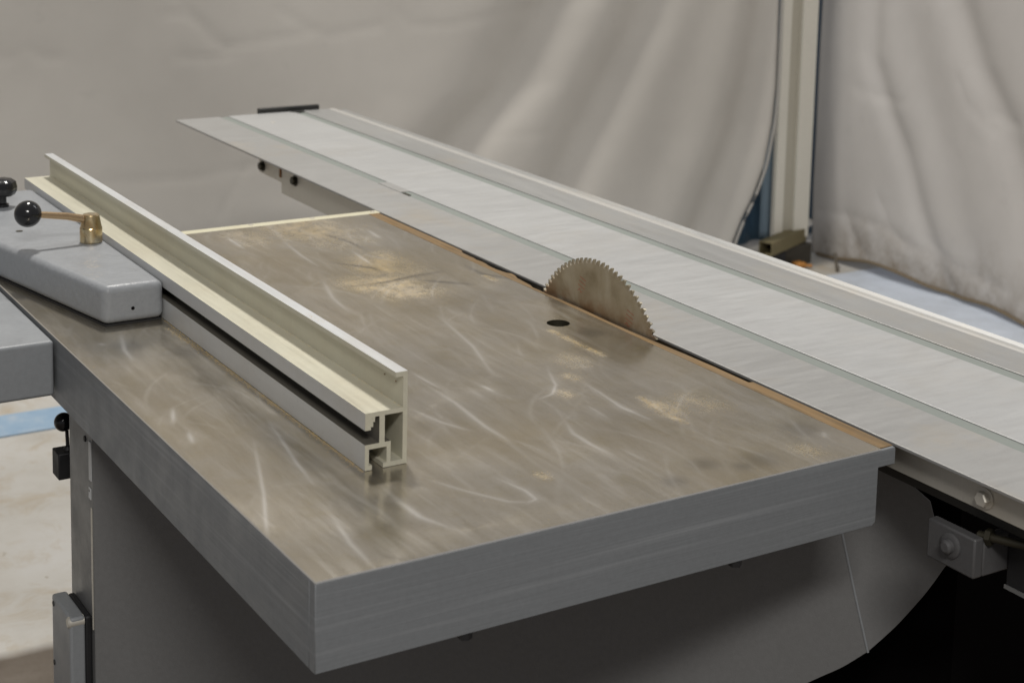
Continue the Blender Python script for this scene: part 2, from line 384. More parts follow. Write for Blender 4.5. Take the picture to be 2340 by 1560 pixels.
bm = B(); nx, nz = 330, 170; zt, zb = 1.8, FL+.03
vv = []
for j in range(nz+1):
    fz = j/nz; z = zb+(zt-zb)*(fz if fz < .5 else fz)
    e = lerp_line(EDGE, z); row = []
    for i in range(nx+1):
        x = -1.6+(e+1.6)*(i/nx)**.82
        y = 3.10+sheetL(x, z)
        k = max(0, (x-(e-.02))/.02); y += .010*k*k
        row.append(bm.verts.new((x, y, z)))
    vv.append(row)
for j in range(nz):
    for i in range(nx): bm.faces.new((vv[j][i], vv[j][i+1], vv[j+1][i+1], vv[j+1][i]))
cl = obj('canvas_sheet', bm, MP['clothL'], ang=180, fixn=False)
cl['label'] = 'wide off-white canvas sheet hanging across the back, behind the saw'; cl['category'] = 'curtain'
md = cl.modifiers.new('solid', 'SOLIDIFY'); md.thickness = .002; md.offset = 1
bm = B(); hp = [(lerp_line(EDGE, z)+.003, 3.10+sheetL(lerp_line(EDGE, z), z)-.004, z) for z in [FL+.03+i*.03 for i in range(60)]]
tube(bm, hp, .005, 10); h = obj('hem', bm, MP['hem'], cl)
# dirty bottom hem
bm = B(); tube(bm, [(-1.6+i*.08, 3.085+sheetL(-1.6+i*.08, FL+.03), FL+.022) for i in range(58)], .012, 8); obj('hem', bm, painted('dirty_hem', (.40, .31, .22)), cl, label='brown stained bottom hem')

RF = [([(2.75, .5), (2.62, .15), (2.51, -.06), (2.38, -.23), (2.28, -.41), (2.1, -.8)], .075, .05),
      ([(3.03, .5), (3.01, .11), (3.0, -.09), (2.94, -.22), (2.84, -.38), (2.74, -.59), (2.62, -.80)], .05, .030),
      ([(2.9, .5), (2.86, .1), (2.74, -.2), (2.6, -.5), (2.45, -.8)], .09, .022),
      ([(3.2, .5), (3.17, -.3), (3.1, -.7), (3.02, -.82)], .07, .015),
      ([(2.2, .6), (2.1, -.1), (1.95, -.8)], .08, .04), ([(1.7, .6), (1.65, -.8)], .08, .04)]
RC = [[(3.22, -.70), (3.08, -.69), (2.93, -.69), (2.80, -.72), (2.71, -.74)], [(3.10, -.70), (3.04, -.78), (2.97, -.83)], [(3.06, -.23), (2.95, -.235), (2.85, -.24)], [(2.45, -.22), (2.33, -.24)],
      [(2.93, -.6), (2.88, -.68), (2.80, -.73)], [(2.7, -.70), (2.55, -.76), (2.35, -.78)], [(2.6, -.12), (2.55, -.2), (2.43, -.27)]]
def sheetR(y, z):
    x = .02*math.sin(y*2.4+1)
    for L, wd, am in RF:
        t = (y-lerp_line(L, z))/wd; x += .5*am*math.exp(-t*t)-am*.2*math.exp(-((t+2.4)/1.8)**2)
    for L in RC:
        d, s = segdist(y, z, L)
        if d < .14: x += .0025*math.exp(-(d/.02)**2)-.001*math.exp(-(d/.045)**2)*s
    low = max(0, -.6-z)
    x += low*.05*math.sin(9*y+3*z)+.001*math.sin(27*y+11*z)
    return x
bm = B(); vv = []; ny = 260
for j in range(151):
    z = -.845+(1.8+.845)*(j/150)**1.15; row = []
    for i in range(ny+1):
        y = 1.0+(3.27-1.0)*i/ny
        zz = z + (0.012*math.sin(5*y)+.012*math.sin(11*y+1) if j < 8 else 0)*(1-j/8 if j < 8 else 0)
        row.append(bm.verts.new((3.50+sheetR(y, z), y, zz)))
    vv.append(row)
for j in range(150):
    for i in range(ny): bm.faces.new((vv[j][i], vv[j+1][i], vv[j+1][i+1], vv[j][i+1]))
cr = obj('canvas_sheet', bm, MP['clothR'], ang=180, fixn=False)
cr['label'] = 'off-white canvas sheet with dirty bottom edge hanging on the right of the post'; cr['category'] = 'curtain'
md = cr.modifiers.new('solid', 'SOLIDIFY'); md.thickness = .002; md.offset = 0
bm = B(); tube(bm, [(3.495+sheetR(1.0+i*.04, -.845), 1.0+i*.04, -.845+.012*math.sin(5*(1+i*.04))+.012*math.sin(11*(1+i*.04)+1)) for i in range(57)], .006, 8)
obj('hem', bm, painted('dirty_hem_dark', (.17, .13, .08)), cr, label='dark soiled bottom hem')
bm = B(); lathe(bm, (3.435, 3.20, -.724), (-.5, -1, 0), [(.014, 0), (.016, .004), (.014, .008), (.007, .009), (.007, .006)], 24); obj('grommet', bm, MP['steel'], cr)

# ---- curtain frame post
pf = empty('metal_post', (3.34, 3.22, FL), 'cream metal channel post standing on a rusty foot between the two canvas sheets', 'post')
bm = B(); box(bm, 3.262, 3.305, 3.190, 3.212, -.775, 1.8); obj('flange', bm, MP['cream'], pf, bevel=.004)
bm = B(); box(bm, 3.3052, 3.3548, 3.205, 3.211, -.775, 1.8); obj('web', bm, MP['creamdark'], pf)
bm = B(); box(bm, 3.355, 3.428, 3.190, 3.212, -.775, 1.8); obj('flange', bm, MP['cream'], pf, bevel=.004)
bm = B()
a, b_ = Vector((3.150, 3.10, -.768)), Vector((3.415, 3.22, -.768)); d = (b_-a).normalized(); sd = Vector((-d.y, d.x, 0)); up = Vector((0, 0, 1))
def orient_box(bm, a, b, sd, up, w0, w1, h0, h1):
    v = [bm.verts.new(p+sd*s+up*h) for p in (a, b) for s, h in ((w0, h0), (w1, h0), (w1, h1), (w0, h1))]
    for f in ((3, 2, 1, 0), (4, 5, 6, 7), (0, 1, 5, 4), (1, 2, 6, 5), (2, 3, 7, 6), (3, 0, 4, 7)): bm.faces.new([v[i] for i in f])
for w0, w1, h0, h1 in ((-.026, .026, -.024, -.020), (-.026, .026, .020, .024), (-.026, -.022, -.0199, .0199), (.022, .026, -.0199, .0199)): orient_box(bm, a, b_, sd, up, w0, w1, h0, h1)
obj('foot_tube', bm, MP['olive'], pf)
bm = B(); box(bm, 3.27, 3.43, 3.17, 3.27, FL+.002, -.795); obj('foot_plate', bm, painted('dark_foot', (.05, .045, .035)), pf, bevel=.004)
bm = B(); box(bm, 3.19, 3.27, 3.12, 3.16, FL+.002, -.793); obj('caster', bm, MP['black'], pf, bevel=.01)
t = empty('clamp', (3.345, 3.14, FL), 'small orange plastic clamp lying on the floor at the foot of the post', 'clamp')
bm = B(); box(bm, 3.315, 3.355, 3.11, 3.15, FL+.005, FL+.026); obj('jaw', bm, MP['orange'], t, bevel=.006)
bm = B(); tube(bm, [(3.345, 3.12, FL+.015), (3.36, 3.11, FL+.014), (3.375, 3.105, FL+.012)], .005, 10); obj('handle', bm, MP['orange'], t)
bm = B(); tube(bm, [(3.47, 3.09, -.82), (3.45, 3.06, -.845), (3.43, 3.03, FL+.004)], .006, 8)
s_ = obj('stick', bm, painted('dark_stick', (.09, .075, .055)), origin=(3.43, 3.03, FL)); s_['label'] = 'thin dark stick leaning out from under the right canvas sheet'; s_['category'] = 'stick'
# blue sheets behind the gap
bm = B(); vv = []
for j in range(41):
    z = FL+.02+2.6*j/40
    vv.append([bm.verts.new((2.9+.9*i/40, 3.46+.02*math.sin(i*.9)+.008*math.sin(j*.5), z)) for i in range(41)])
for j in range(40):
    for i in range(40): bm.faces.new((vv[j][i], vv[j][i+1], vv[j+1][i+1], vv[j+1][i]))
o = obj('tarp', bm, MP['blue'], ang=180, fixn=False); o['label'] = 'dark blue tarp seen through the narrow gap beside the post'; o['category'] = 'tarp'
md = o.modifiers.new('solid', 'SOLIDIFY'); md.thickness = .002
bm = B(); vv = []
for j in range(31):
    z = -.80+.75*j/30; xl = 3.322+.022*math.sin(min(1, j/30)*1.4)
    vv.append([bm.verts.new((xl+(.05)*i/6, 3.335+.012*math.sin(i*1.2+j*.1), z)) for i in range(7)])
for j in range(30):
    for i in range(6): bm.faces.new((vv[j][i], vv[j][i+1], vv[j+1][i+1], vv[j+1][i]))
o = obj('plastic_sheet', bm, MP['paleblue'], ang=180, fixn=False); o['label'] = 'narrow pale blue plastic sheet hanging just left of the cream post'; o['category'] = 'sheet'
md = o.modifiers.new('solid', 'SOLIDIFY'); md.thickness = .002

# ------------------------------------------------------------------ the saw
saw = empty('table_saw', (.35, .6, FL), 'grey panel saw with iron table, dark cabinet and toothed blade', 'saw')
# table top: fine grid carrying stain / dust / polish (wear plus painted glint) values
POLISH_GLINT = [[[0.0803, 0.3303], [0.0609, 0.2717], [0.0354, 0.1964], [0.0094, 0.1292], [0.0014, 0.1063]], [[0.1188, 0.384], [0.1096, 0.3292], [0.0959, 0.253], [0.0878, 0.1928]], [[0.0312, 0.3928], [0.0226, 0.3539]], [[0.0424, 0.4715], [0.0241, 0.419]], [[0.078, 0.765], [0.0601, 0.6929], [0.0559, 0.647]], [[0.0414, 0.7365], [0.0443, 0.721]], [[0.3277, 0.4228], [0.3271, 0.3377], [0.3188, 0.2552], [0.3203, 0.2026]], [[0.2722, 0.3503], [0.2833, 0.2892], [0.2996, 0.2503]], [[0.406, 0.232], [0.3923, 0.1937], [0.3908, 0.1579], [0.3935, 0.1211]], [[0.2546, 0.1286], [0.2641, 0.0855], [0.2621, 0.0621], [0.2471, 0.0582]], [[0.1891, 0.1637], [0.2111, 0.1141], [0.235, 0.0707], [0.2557, 0.056]], [[0.4868, 0.3944], [0.4612, 0.3352], [0.4409, 0.3113], [0.417, 0.3036]], [[0.4552, 0.2619], [0.4529, 0.215]], [[0.3838, 0.3758], [0.3856, 0.3489]], [[0.416, 0.8893], [0.3864, 0.7891], [0.3757, 0.7114]], [[0.4561, 1.1326], [0.442, 1.0167], [0.4388, 0.9464]], [[0.3846, 1.1839], [0.3805, 1.0921]], [[0.5247, 1.0206], [0.5138, 0.923]], [[0.6063, 1.1244], [0.5988, 1.0623]], [[0.6378, 0.0708], [0.6275, 0.0538]], [[0.3335, 0.4559], [0.3355, 0.3837]], [[0.4753, 0.649], [0.4499, 0.5111], [0.4135, 0.3958]], [[0.1433, 0.1506], [0.1437, 0.079], [0.1582, 0.0375]], [[0.0716, 0.118], [0.0608, 0.058], [0.058, 0.0082]], [[0.4974, 0.334], [0.4864, 0.2373], [0.492, 0.1865]]]
STAIN = [[[0.4323, 0.8287], [0.487, 0.8271], [0.5351, 0.8375], [0.5892, 0.8431]], [[0.5302, 1.1286], [0.5428, 1.0739], [0.5489, 1.0086]], [[0.4669, 0.9607], [0.5059, 0.9071], [0.5085, 0.8836]], [[0.5375, 0.8149], [0.5936, 0.7602]], [[0.6368, 0.8615], [0.6351, 0.8063], [0.6623, 0.752]]]
BLOB = [[0.4636, 0.0563, 0.016], [0.5237, 0.0378, 0.022], [0.621, 0.0873, 0.022], [0.4073, 0.0338, 0.014], [0.6624, 0.6244, 0.022], [0.6146, 0.4887, 0.02], [0.4959, 0.0322, 0.012], [0.0728, 0.7062, 0.02], [0.143, 0.65, 0.03]]
DUST = [[0.522, 0.9103, 0.045, 1], [0.4904, 0.7993, 0.05, 0.9], [0.4539, 0.8307, 0.03, 0.9], [0.5211, 1.1763, 0.06, 0.9], [0.5304, 1.096, 0.05, 0.5], [0.5292, 0.4008, 0.02, 0.5], [0.4929, 0.3507, 0.01, 0.9], [0.5328, 0.2129, 0.02, 0.9], [0.5751, 0.207, 0.025, 0.5], [0.4069, 1.1569, 0.04, 0.4], [0.5489, 0.9488, 0.03, 0.6], [0.4535, 0.3047, 0.01, 0.7], [0.5853, 0.0328, 0.015, 0.5], [0.3003, 0.1105, 0.008, 0.6]]
DUSTL = [[[0.574, 0.5204], [0.5733, 0.4575], [0.5756, 0.402]], [[0.5253, 0.2533], [0.5176, 0.1967], [0.5202, 0.1638]], [[0.1383, 0.7553], [0.1433, 0.5921], [0.1443, 0.4097], [0.1457, 0.2038]], [[0.6346, 0.7929], [0.6338, 0.7663]]]
top = empty('table_top', (0, 0, 0)); top.parent = saw; top.location = -Vector(saw.location)
HX, HY, HR = .600, .544, .0155
ch = .0011
x0, x1, y0, y1 = ch, .6572, ch, 1.224
NX, NY = 292, 544
import numpy as np
gx, gy = np.meshgrid(x0+(x1-x0)*np.arange(NX+1)/NX, y0+(y1-y0)*np.arange(NY+1)/NY)
F = {k: np.zeros_like(gx) for k in ('stain', 'dust', 'polish_glint')}
def paint(key, L, prof, m_):
    """lay a stroke along the polyline L into one field; prof(distance, position along) gives its strength"""
    xs = [p[0] for p in L]; ys = [p[1] for p in L]
    i0 = max(0, int((min(xs)-m_-x0)/(x1-x0)*NX)); i1 = min(NX, int((max(xs)+m_-x0)/(x1-x0)*NX)+1)
    j0 = max(0, int((min(ys)-m_-y0)/(y1-y0)*NY)); j1 = min(NY, int((max(ys)+m_-y0)/(y1-y0)*NY)+1)
    if i1 <= i0 or j1 <= j0: return
    X = gx[j0:j1+1, i0:i1+1]; Y = gy[j0:j1+1, i0:i1+1]; best = np.full(X.shape, 9.); tt = np.zeros(X.shape); n = max(1, len(L)-1)
    for k, ((ax, ay), (bx, by)) in enumerate(zip(L, L[1:])):
        dx, dy = bx-ax, by-ay; t = np.clip(((X-ax)*dx+(Y-ay)*dy)/(dx*dx+dy*dy+1e-12), 0, 1); d = np.hypot(X-ax-t*dx, Y-ay-t*dy)
        w_ = d < best; best[w_] = d[w_]; tt[w_] = ((k+t)/n)[w_]
    f = F[key][j0:j1+1, i0:i1+1]; np.maximum(f, prof(best, tt), out=f)
rnd = random.Random(11)
NP = len(POLISH_GLINT)
for _ in range(330):
    cx, cy = rnd.uniform(.0, .65), rnd.uniform(-.02, 1.22); a0 = rnd.gauss(1.40, .30); rad = rnd.uniform(.07, .35)*rnd.choice((-1, 1)); ln = rnd.uniform(.04, .16)
    Lr = []; px_, py_ = cx, cy
    for q in range(7):
        Lr.append([px_, py_]); aa = a0+ln*q/6/rad; px_ += math.cos(aa)*ln/6; py_ += math.sin(aa)*ln/6
    POLISH_GLINT.append(Lr)
for k, L in enumerate(POLISH_GLINT):
    wd = rnd.uniform(.0017, .0030); am = rnd.uniform(.40, .80) if k < NP else rnd.uniform(.03, .20)*(1.5 if rnd.random() < .12 else 1)
    wide = .009 if k < NP else rnd.choice((.003, .006, .012))
    paint('polish_glint', L, lambda d, t: np.sin(np.pi*np.clip(t*.9+.05, 0, 1))*(am*np.exp(-(d/wd)**2)+(.28 if k < NP else .35)*am*np.exp(-(d/wide)**2)), .03)
for L in STAIN: paint('stain', L, lambda d, t: .55*np.exp(-(d/.005)**2)*np.sin(np.pi*(.1+.8*t)), .03)
for bx, by, br in BLOB: paint('stain', [[bx, by], [bx+.001, by]], lambda d, t: .34*np.exp(-(d/br)**2.5), br*2)
for bx, by, br, ba in DUST: paint('dust', [[bx, by-br*.5], [bx, by+br*.5]], lambda d, t: ba*np.exp(-(d/br)**2), br*3)
for L in DUSTL: paint('dust', L, lambda d, t: .8*np.exp(-(d/(.0025 if len(L) == 4 else .006))**2), .03)
F['dust'] *= 1-F['stain']
bm = B(); V = []
sl = bm.verts.layers.float.new('stain'); dl = bm.verts.layers.float.new('dust'); pl = bm.verts.layers.float.new('polish_glint')
for j in range(NY+1):
    row = []
    for i in range(NX+1):
        px, py = float(gx[j, i]), float(gy[j, i]); dh = math.hypot(px-HX, py-HY)
        if abs(dh-HR) < .0018 and 0 < i < NX: px, py = HX+(px-HX)*HR/dh, HY+(py-HY)*HR/dh
        v = bm.verts.new((px, py, 0)); v[sl] = F['stain'][j, i]; v[dl] = F['dust'][j, i]; v[pl] = min(1, F['polish_glint'][j, i])
        row.append(v)
    V.append(row)
for j in range(NY):
    for i in range(NX):
        q = (V[j][i], V[j][i+1], V[j+1][i+1], V[j+1][i])
        c = sum((p.co for p in q), Vector())/4
        if math.hypot(c.x-HX, c.y-HY) < HR-.0003: continue
        bm.faces.new(q)
# chamfered rim
rim = []
def ring(pts, z): return [bm.verts.new((p[0], p[1], z)) for p in pts]
a = ring([(x1, y0), (x0, y0), (x0, y1)], 0); b2 = ring([(x1, 0), (0, 0), (0, y1)], -ch)
for q_ in a+b2: q_[pl] = .8
for k in range(2): bm.faces.new((a[k], a[k+1], b2[k+1], b2[k]))
o = obj('iron_surface', bm, MP['iron'], top, smooth=False, fixn=False)
o.location = (0, 0, 0)
for p in o.data.polygons:
    p.use_smooth = False
# apron: casting sides, hollow beneath
bm = B(); zb = -.084; e = ch
prism(bm, [(0, -e), (0, zb), (.6495, zb), (.654, zb+.004), (.654, -.020), (.678, -.020), (.678, -.004), (.6765, -.0006), (.6572, -e)], 'y', 0, .012)
box(bm, 0, .012, .0121, 1.224, zb, -e-.0001)
box(bm, .642, .654, .0121, 1.224, zb, -.0205)
box(bm, .0121, .6419, 1.212, 1.224, zb, -.0062)
obj('apron', bm, MP['apron'], top, bevel=.0008, seg=1)
bm = B(); prism(bm, [(.62, .0121), (.678, .0121), (.678, .2360), (.6640, .2380), (.6640, .9340), (.678, .9355), (.678, 1.224), (.62, 1.224)], 'z', -.0204, -.0064); obj('strip_ledge', bm, MP['apron'], top)
# underside plate with a hole wall
bm = B(); lathe(bm, (HX, HY, -.0002), (0, 0, -1), [(HR+.0002, 0), (HR+.0002, .011)], 40)
bm.faces.ensure_lookup_table(); bmesh.ops.delete(bm, geom=[f for f in bm.faces if len(f.verts) > 4 and f.calc_center_median().z > -.005], context='FACES_ONLY')
obj('hole_wall', bm, MP['darkbolt'], top, label='round pin hole in the iron near the blade')
bm = B(); box(bm, .0121, HX-.05, .0121, 1.2119, -.016, -.006); box(bm, HX-.0499, .6199, .0121, HY-.05, -.016, -.006); box(bm, HX-.0499, .6199, HY+.05, 1.2119, -.016, -.006); box(bm, HX-.0499, .6199, HY-.0499, HY+.0499, -.022, -.0119)
obj('underside_plate', bm, MP['black'], top)
for px in ((.36, .012), (.545, .012)):
    pass
bm = B(); lathe(bm, (.1525, .006, zb), (0, 0, -1), [(.007, 0), (.007, .006)], 6); lug = obj('bolt', bm, MP['black'], top)
copyobj(lug, 'bolt', (.315, 0, 0), top)
# wooden strip beside the blade, outer edge chewed away along the cut
so = [(0.6765, 0.0035), (.6765, .2355), (0.6708, 0.2367), (0.6712, .30), (0.6695, .36), (0.6670, .4152), (0.6665, .4223), (.6650, .47), (0.6645, .5128), (.6650, .56), (0.6655, .5972), (.6642, .64), (0.6621, .6691), (0.6636, .6886), (0.6627, .7071), (0.6660, .7184), (.6674, .7361), (.669, .7593), (0.6737, .7732), (.6744, .7866), (.671, .791), (.6667, .8154), (.6671, .8378), (.6702, .8534), (.6708, .8675), (.6688, .8773), (.6712, .893), (.6704, .900), (.6706, .9208), (.673, .9318), (.6765, .936), (.6765, 1.224)]
bm = B(); prism(bm, so+[(.6576, 1.224), (.6576, .0035)], 'z', -.0060, .0003); obj('wood_strip', bm, MP['wood'], top, bevel=.0004, seg=1, smooth=False)
bm = B()
for a_, b_, w_, zz_ in ((.80, .856, .0032, -.0035), (.795, .70, .0025, -.0045), (.875, .89, .0020, -.003), (.645, .70, .002, -.005)):
    y_a, y_b = min(a_, b_), max(a_, b_); box(bm, .6664, .6664+w_, y_a, y_b, zz_-.002, zz_)
bm2 = bm; obj('splinter', bm2, MP['labelw'], top)
bm = B(); box(bm, .6545, .6790, .236, .937, -.070, -.0600); box(bm, .6545, .6638, .236, .937, -.0598, -.0206); obj('throat_shade', bm, MP['dark'], top)  # near-black floor and wall standing for the unlit gap beside the blade
# back edge strip
bb_ = B(); prism(bb_, [(0, 1.2242), (.6785, 1.2242), (.6835, 1.234), (.6835, 1.2460), (0, 1.2465)], 'z', -.030, -.0002); obj('back_strip', bb_, MP['creamstrip'], top, bevel=.0006, seg=1)
bs = None
for k, (sx, sy) in enumerate(((.672, 1.2385), (.56, 1.2385), (.45, 1.2385), (.30, 1.2385))):
    if k == 0:
        bm = B(); lathe(bm, (sx, sy, -.0002), (0, 0, 1), [(.0042, 0), (.0042, .0006), (.002, .0007)], 20); bs = obj('screw', bm, MP['rail'], top)
    else: copyobj(bs, 'screw', (sx-.672, 0, 0), top)

# blade
bl = empty('saw_blade', (.671, .5560, -.0885)); bl.parent = saw; bl.location = Vector((.671, .5560, -.0885))-Vector(saw.location)
NT = 96; RB = .1618; bm = B(); prof = []
for k in range(NT):
    a = 2*math.pi*k/NT; s = 2*math.pi/NT
    for da, r in ((0, RB), (.30*s, RB-.0012), (.52*s, RB-.0030), (.64*s, RB-.0066), (.82*s, RB-.0070), (.93*s, RB-.0045)):
        prof.append((.5560-r*math.cos(a+da), -.0885+r*math.sin(a+da)))
lo = [bm.verts.new((.6703, p[0], p[1])) for p in prof]; hi = [bm.verts.new((.6726, p[0], p[1])) for p in prof]
ca = bm.verts.new((.6703, .5560, -.0885)); cb = bm.verts.new((.6726, .5560, -.0885)); n = len(prof)
for i in range(n):
    j = (i+1) % n; bm.faces.new((lo[i], lo[j], hi[j], hi[i])); bm.faces.new((lo[j], lo[i], ca)); bm.faces.new((hi[i], hi[j], cb))
obj('blade_disc', bm, MP['blade'], bl, smooth=False, origin=(.671, .5560, -.0885-.10))
bm = B()
for k in range(NT):
    a = 2*math.pi*k/NT
    if math.sin(a) < .4: continue
    r = RB+.0006; s = 2*math.pi/NT; P4 = []
    for da, rr_ in ((-.045*s, r), (.20*s, r-.0005), (.14*s, r-.0048), (-.03*s, r-.0048)):
        P4.append((.5560-rr_*math.cos(a+da), -.0885+rr_*math.sin(a+da)))
    sh = .0003*(1 if k % 2 else -1); prism(bm, P4, 'x', .6697+sh, .6732+sh)
tp = obj('carbide_tips', bm, MP['carbide'], bl, smooth=False); tp['kind'] = 'stuff'
# faded red strokes printed on the disc (two patches, too worn to read)
def stroke(ya, za, yb, zb_, w_=.0008):
    d = Vector((0, yb-ya, zb_-za)).normalized(); s = Vector((0, -d.z, d.y))*w_/2
    q = [Vector((.67020, ya, za))+s, Vector((.67020, yb, zb_))+s, Vector((.67020, yb, zb_))-s, Vector((.67020, ya, za))-s]
    lo_ = [bm.verts.new(p) for p in q]; hi_ = [bm.verts.new(p+Vector((-.0001, 0, 0))) for p in q]
    bm.faces.new(hi_); bm.faces.new(lo_[::-1])
    for i in range(4): bm.faces.new((lo_[i], lo_[(i+1) % 4], hi_[(i+1) % 4], hi_[i]))
for oy, oz in ((.603, .030), (.490, .012)):
    bm = B()
    for k in range(3): stroke(oy-k*.0015, oz+.006*k, oy-.016-k*.0012, oz+.006*k-.004)
    stroke(oy+.001, oz-.009, oy-.004, oz-.005); stroke(oy-.004, oz-.005, oy-.006, oz-.010); stroke(oy-.006, oz-.010, oy-.011, oz-.008)
    obj('red_print', bm, MP['redmark'], bl, smooth=False)


# ---- extension table on the left
ex = empty('extension_table', (-.3, 1.1, 0)); ex.parent = saw; ex.location = Vector((-.3, 1.1, 0))-Vector(saw.location)
bm = B(); box(bm, -.62, -.0035, .777, 1.42, -.074, -.0022); obj('leaf', bm, MP['ext'], ex, bevel=.0045, seg=4)
bm = B(); box(bm, -.0034, -.0003, .86, 1.2, -.06, -.02); obj('joint', bm, MP['black'], ex)

# ---- cabinet
cb_ = empty('cabinet', (.4, .6, FL)); cb_.parent = saw; cb_.location = Vector((.05, 0, 0))
A2, B2 = Vector((.02, .70)), Vector((.75, .12)); tdir = (B2-A2).normalized(); nrm = Vector((-tdir.y, tdir.x))*-1   # outward (towards -x,-y)
if nrm.y > 0: nrm = -nrm
def onP(s, z, off=0): p = A2+tdir*s+nrm*off; return (p.x, p.y, z)
arc = [(1.016, -.130), (1.025, -.159), (1.042, -.197), (1.034, -.214), (1.020, -.234), (1.006, -.251), (.980, -.279), (.949, -.306), (.922, -.327), (.895, -.343), (.855, -.366), (.80, -.390), (.72, -.415), (.62, -.430)]
def smooth_arc(P):
    out = []
    for i in range(len(P)-1):
        p0, p1, p2, p3 = P[max(i-1, 0)], P[i], P[i+1], P[min(i+2, len(P)-1)]
        for t in (0, .2, .4, .6, .8):
            out.append(tuple(.5*(2*p1[k]+(p2[k]-p0[k])*t+(2*p0[k]-5*p1[k]+4*p2[k]-p3[k])*t*t+(3*p1[k]-p0[k]-3*p2[k]+p3[k])*t**3) for k in (0, 1)))
    return out+[P[-1]]
fold_t, fold_b = (.902, -.105), (.968, -.312)
left = [(0, -.0842), (.90, -.0842), fold_t, (.913, -.165), (.930, -.233), (.945, -.2955), (.949, -.306)]
bm = B()
def extr(pts, off0, off1, bend=None):
    def Q(p, off):
        s, z = p; ex_ = 0
        if bend: ex_ = -max(0, bend(s, z))
        return onP(s, z, off+ex_)
    a = [bm.verts.new(Q(p, off0)) for p in pts]; b = [bm.verts.new(Q(p, off1)) for p in pts]; n = len(pts)
    bm.faces.new(a); bm.faces.new(b[::-1])
    for i in range(n): bm.faces.new((a[i], b[i], b[(i+1) % n], a[(i+1) % n]))
extr([(0, -.0842), (.895, -.0842), (.913, -.165), (.930, -.233), (.949, -.306)] + smooth_arc(arc[7:])[1:] + [(.62, FL+.002), (0, FL+.002)], 0, -.004)
obj('front_panel', bm, MP['cab'], cb_, bevel=.001, seg=1)
def bnd(s, z):
    sf = .895+(z+.0842)/(-.306+.0842)*(.949-.895); return (s-sf)*.32
bm = B(); extr([(.8955, -.0842), (.9135, -.165), (.9305, -.233), (.9495, -.306)] + smooth_arc(arc[:8])[::-1][1:] + [(.955, -.0755)], .0, -.004, bnd)
obj('corner_panel', bm, MP['cab'], cb_, bevel=.0008, seg=1)
bm = B()
for (s_a, z_a), (s_b, z_b) in zip([(.895, -.0842), (.913, -.165), (.930, -.233)], [(.913, -.165), (.930, -.233), (.949, -.306)]):
    tube(bm, [onP(s_a, z_a, .0002), onP(s_b, z_b, .0002)], .0015, 8)
obj('fold_highlight', bm, MP['ext'], cb_)  # lighter tube along the fold, its edge highlight put into the colour
bm = B(); prism(bm, [(.02, .7), (.0235, .7), (.0235, .797), (.02, .797)], 'z', FL+.002, -.0845); obj('side_panel', bm, MP['cab'], cb_)
# near-black backing added behind the panels for the opening's deep shade
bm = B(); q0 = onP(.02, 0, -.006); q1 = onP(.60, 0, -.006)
prism(bm, [(q0[0], q0[1]), (q1[0], q1[1]), (q1[0], .62), (1.06, .40), (1.06, 1.0), (.2, 1.0), (.0245, .80)], 'z', FL+.002, -.112); box(bm, .90, 1.12, .104, 1.0, FL+.002, -.1405); obj('shade_backing', bm, MP['dark'], cb_, smooth=False)
# side details: small plates with a sign and screw
bm = B(); box(bm, .0188, .0199, .703, .712, -.165, -.115); obj('label_plate', bm, MP['labelw'], cb_)
bm = B(); box(bm, .0188, .0199, .706, .7075, -.19, -.176); box(bm, .0188, .0199, .7076, .714, -.19, -.188); box(bm, .0188, .0199, .7076, .714, -.178, -.176); box(bm, .0188, .0199, .7125, .714, -.1879, -.182); obj('sign_mark', bm, MP['labelw'], cb_)
bm = B(); lathe(bm, (.0199, .728, -.118), (-1, 0, 0), [(.004, 0), (.0035, .0015)], 16); obj('screw', bm, MP['black'], cb_)
bm = B(); prism(bm, [(.0185, .703), (.0199, .703), (.0199, .7055), (.0185, .7055)], 'z', -.36, -.20); obj('weld_bead', bm, MP['rail'], cb_)
# switch box
sb = empty('switch_box', (.0, .77, -.45)); sb.parent = saw; sb.location = Vector((0, .77, -.45))-Vector(saw.location)
bm = B(); box(bm, .0102, .0197, .709, .784, -.56, -.3430); obj('box_body', bm, MP['black'], sb, bevel=.003, seg=3)
bm = B(); box(bm, -.0095, .0100, .706, .787, -.562, -.3400); obj('lid', bm, MP['ext'], sb, bevel=.0035, seg=3)
bm = B(); lathe(bm, (-.0110, .7125, -.3475), (1, 0, 0), [(.0055, 0), (.0072, .002), (.0072, .0200)], 24); obj('lid_screw', bm, MP['rail'], sb)
bm = B(); lathe(bm, (-.0096, .778, -.350), (-1, 0, 0), [(.0035, 0), (.0035, .0008)], 16); obj('screw_recess', bm, MP['black'], sb)
bm = B(); lathe(bm, (-.0096, .778, -.430), (-1, 0, 0), [(.0035, 0), (.0035, .0008)], 16); obj('screw_recess', bm, MP['black'], sb)
# lever behind the cabinet edge
lv = empty('side_lever', (.035, .86, -.2)); lv.parent = saw; lv.location = Vector((.035, .86, -.2))-Vector(saw.location)
bm = B(); ball(bm, (.0305, .86, -.141), .0125); obj('ball_knob', bm, MP['knob'], lv)
bm = B(); tube(bm, [(.0345, .86, -.150), (.0355, .86, -.176)], .0025, 12); lathe(bm, (.0355, .86, -.183), (0, 0, 1), [(.005, 0), (.006, .004), (.004, .008)], 20); obj('stem', bm, MP['black'], lv)
bm = B(); box(bm, .0215, .05, .855, .885, -.219, -.183); obj('lever_bracket', bm, MP['black'], lv, bevel=.0015)

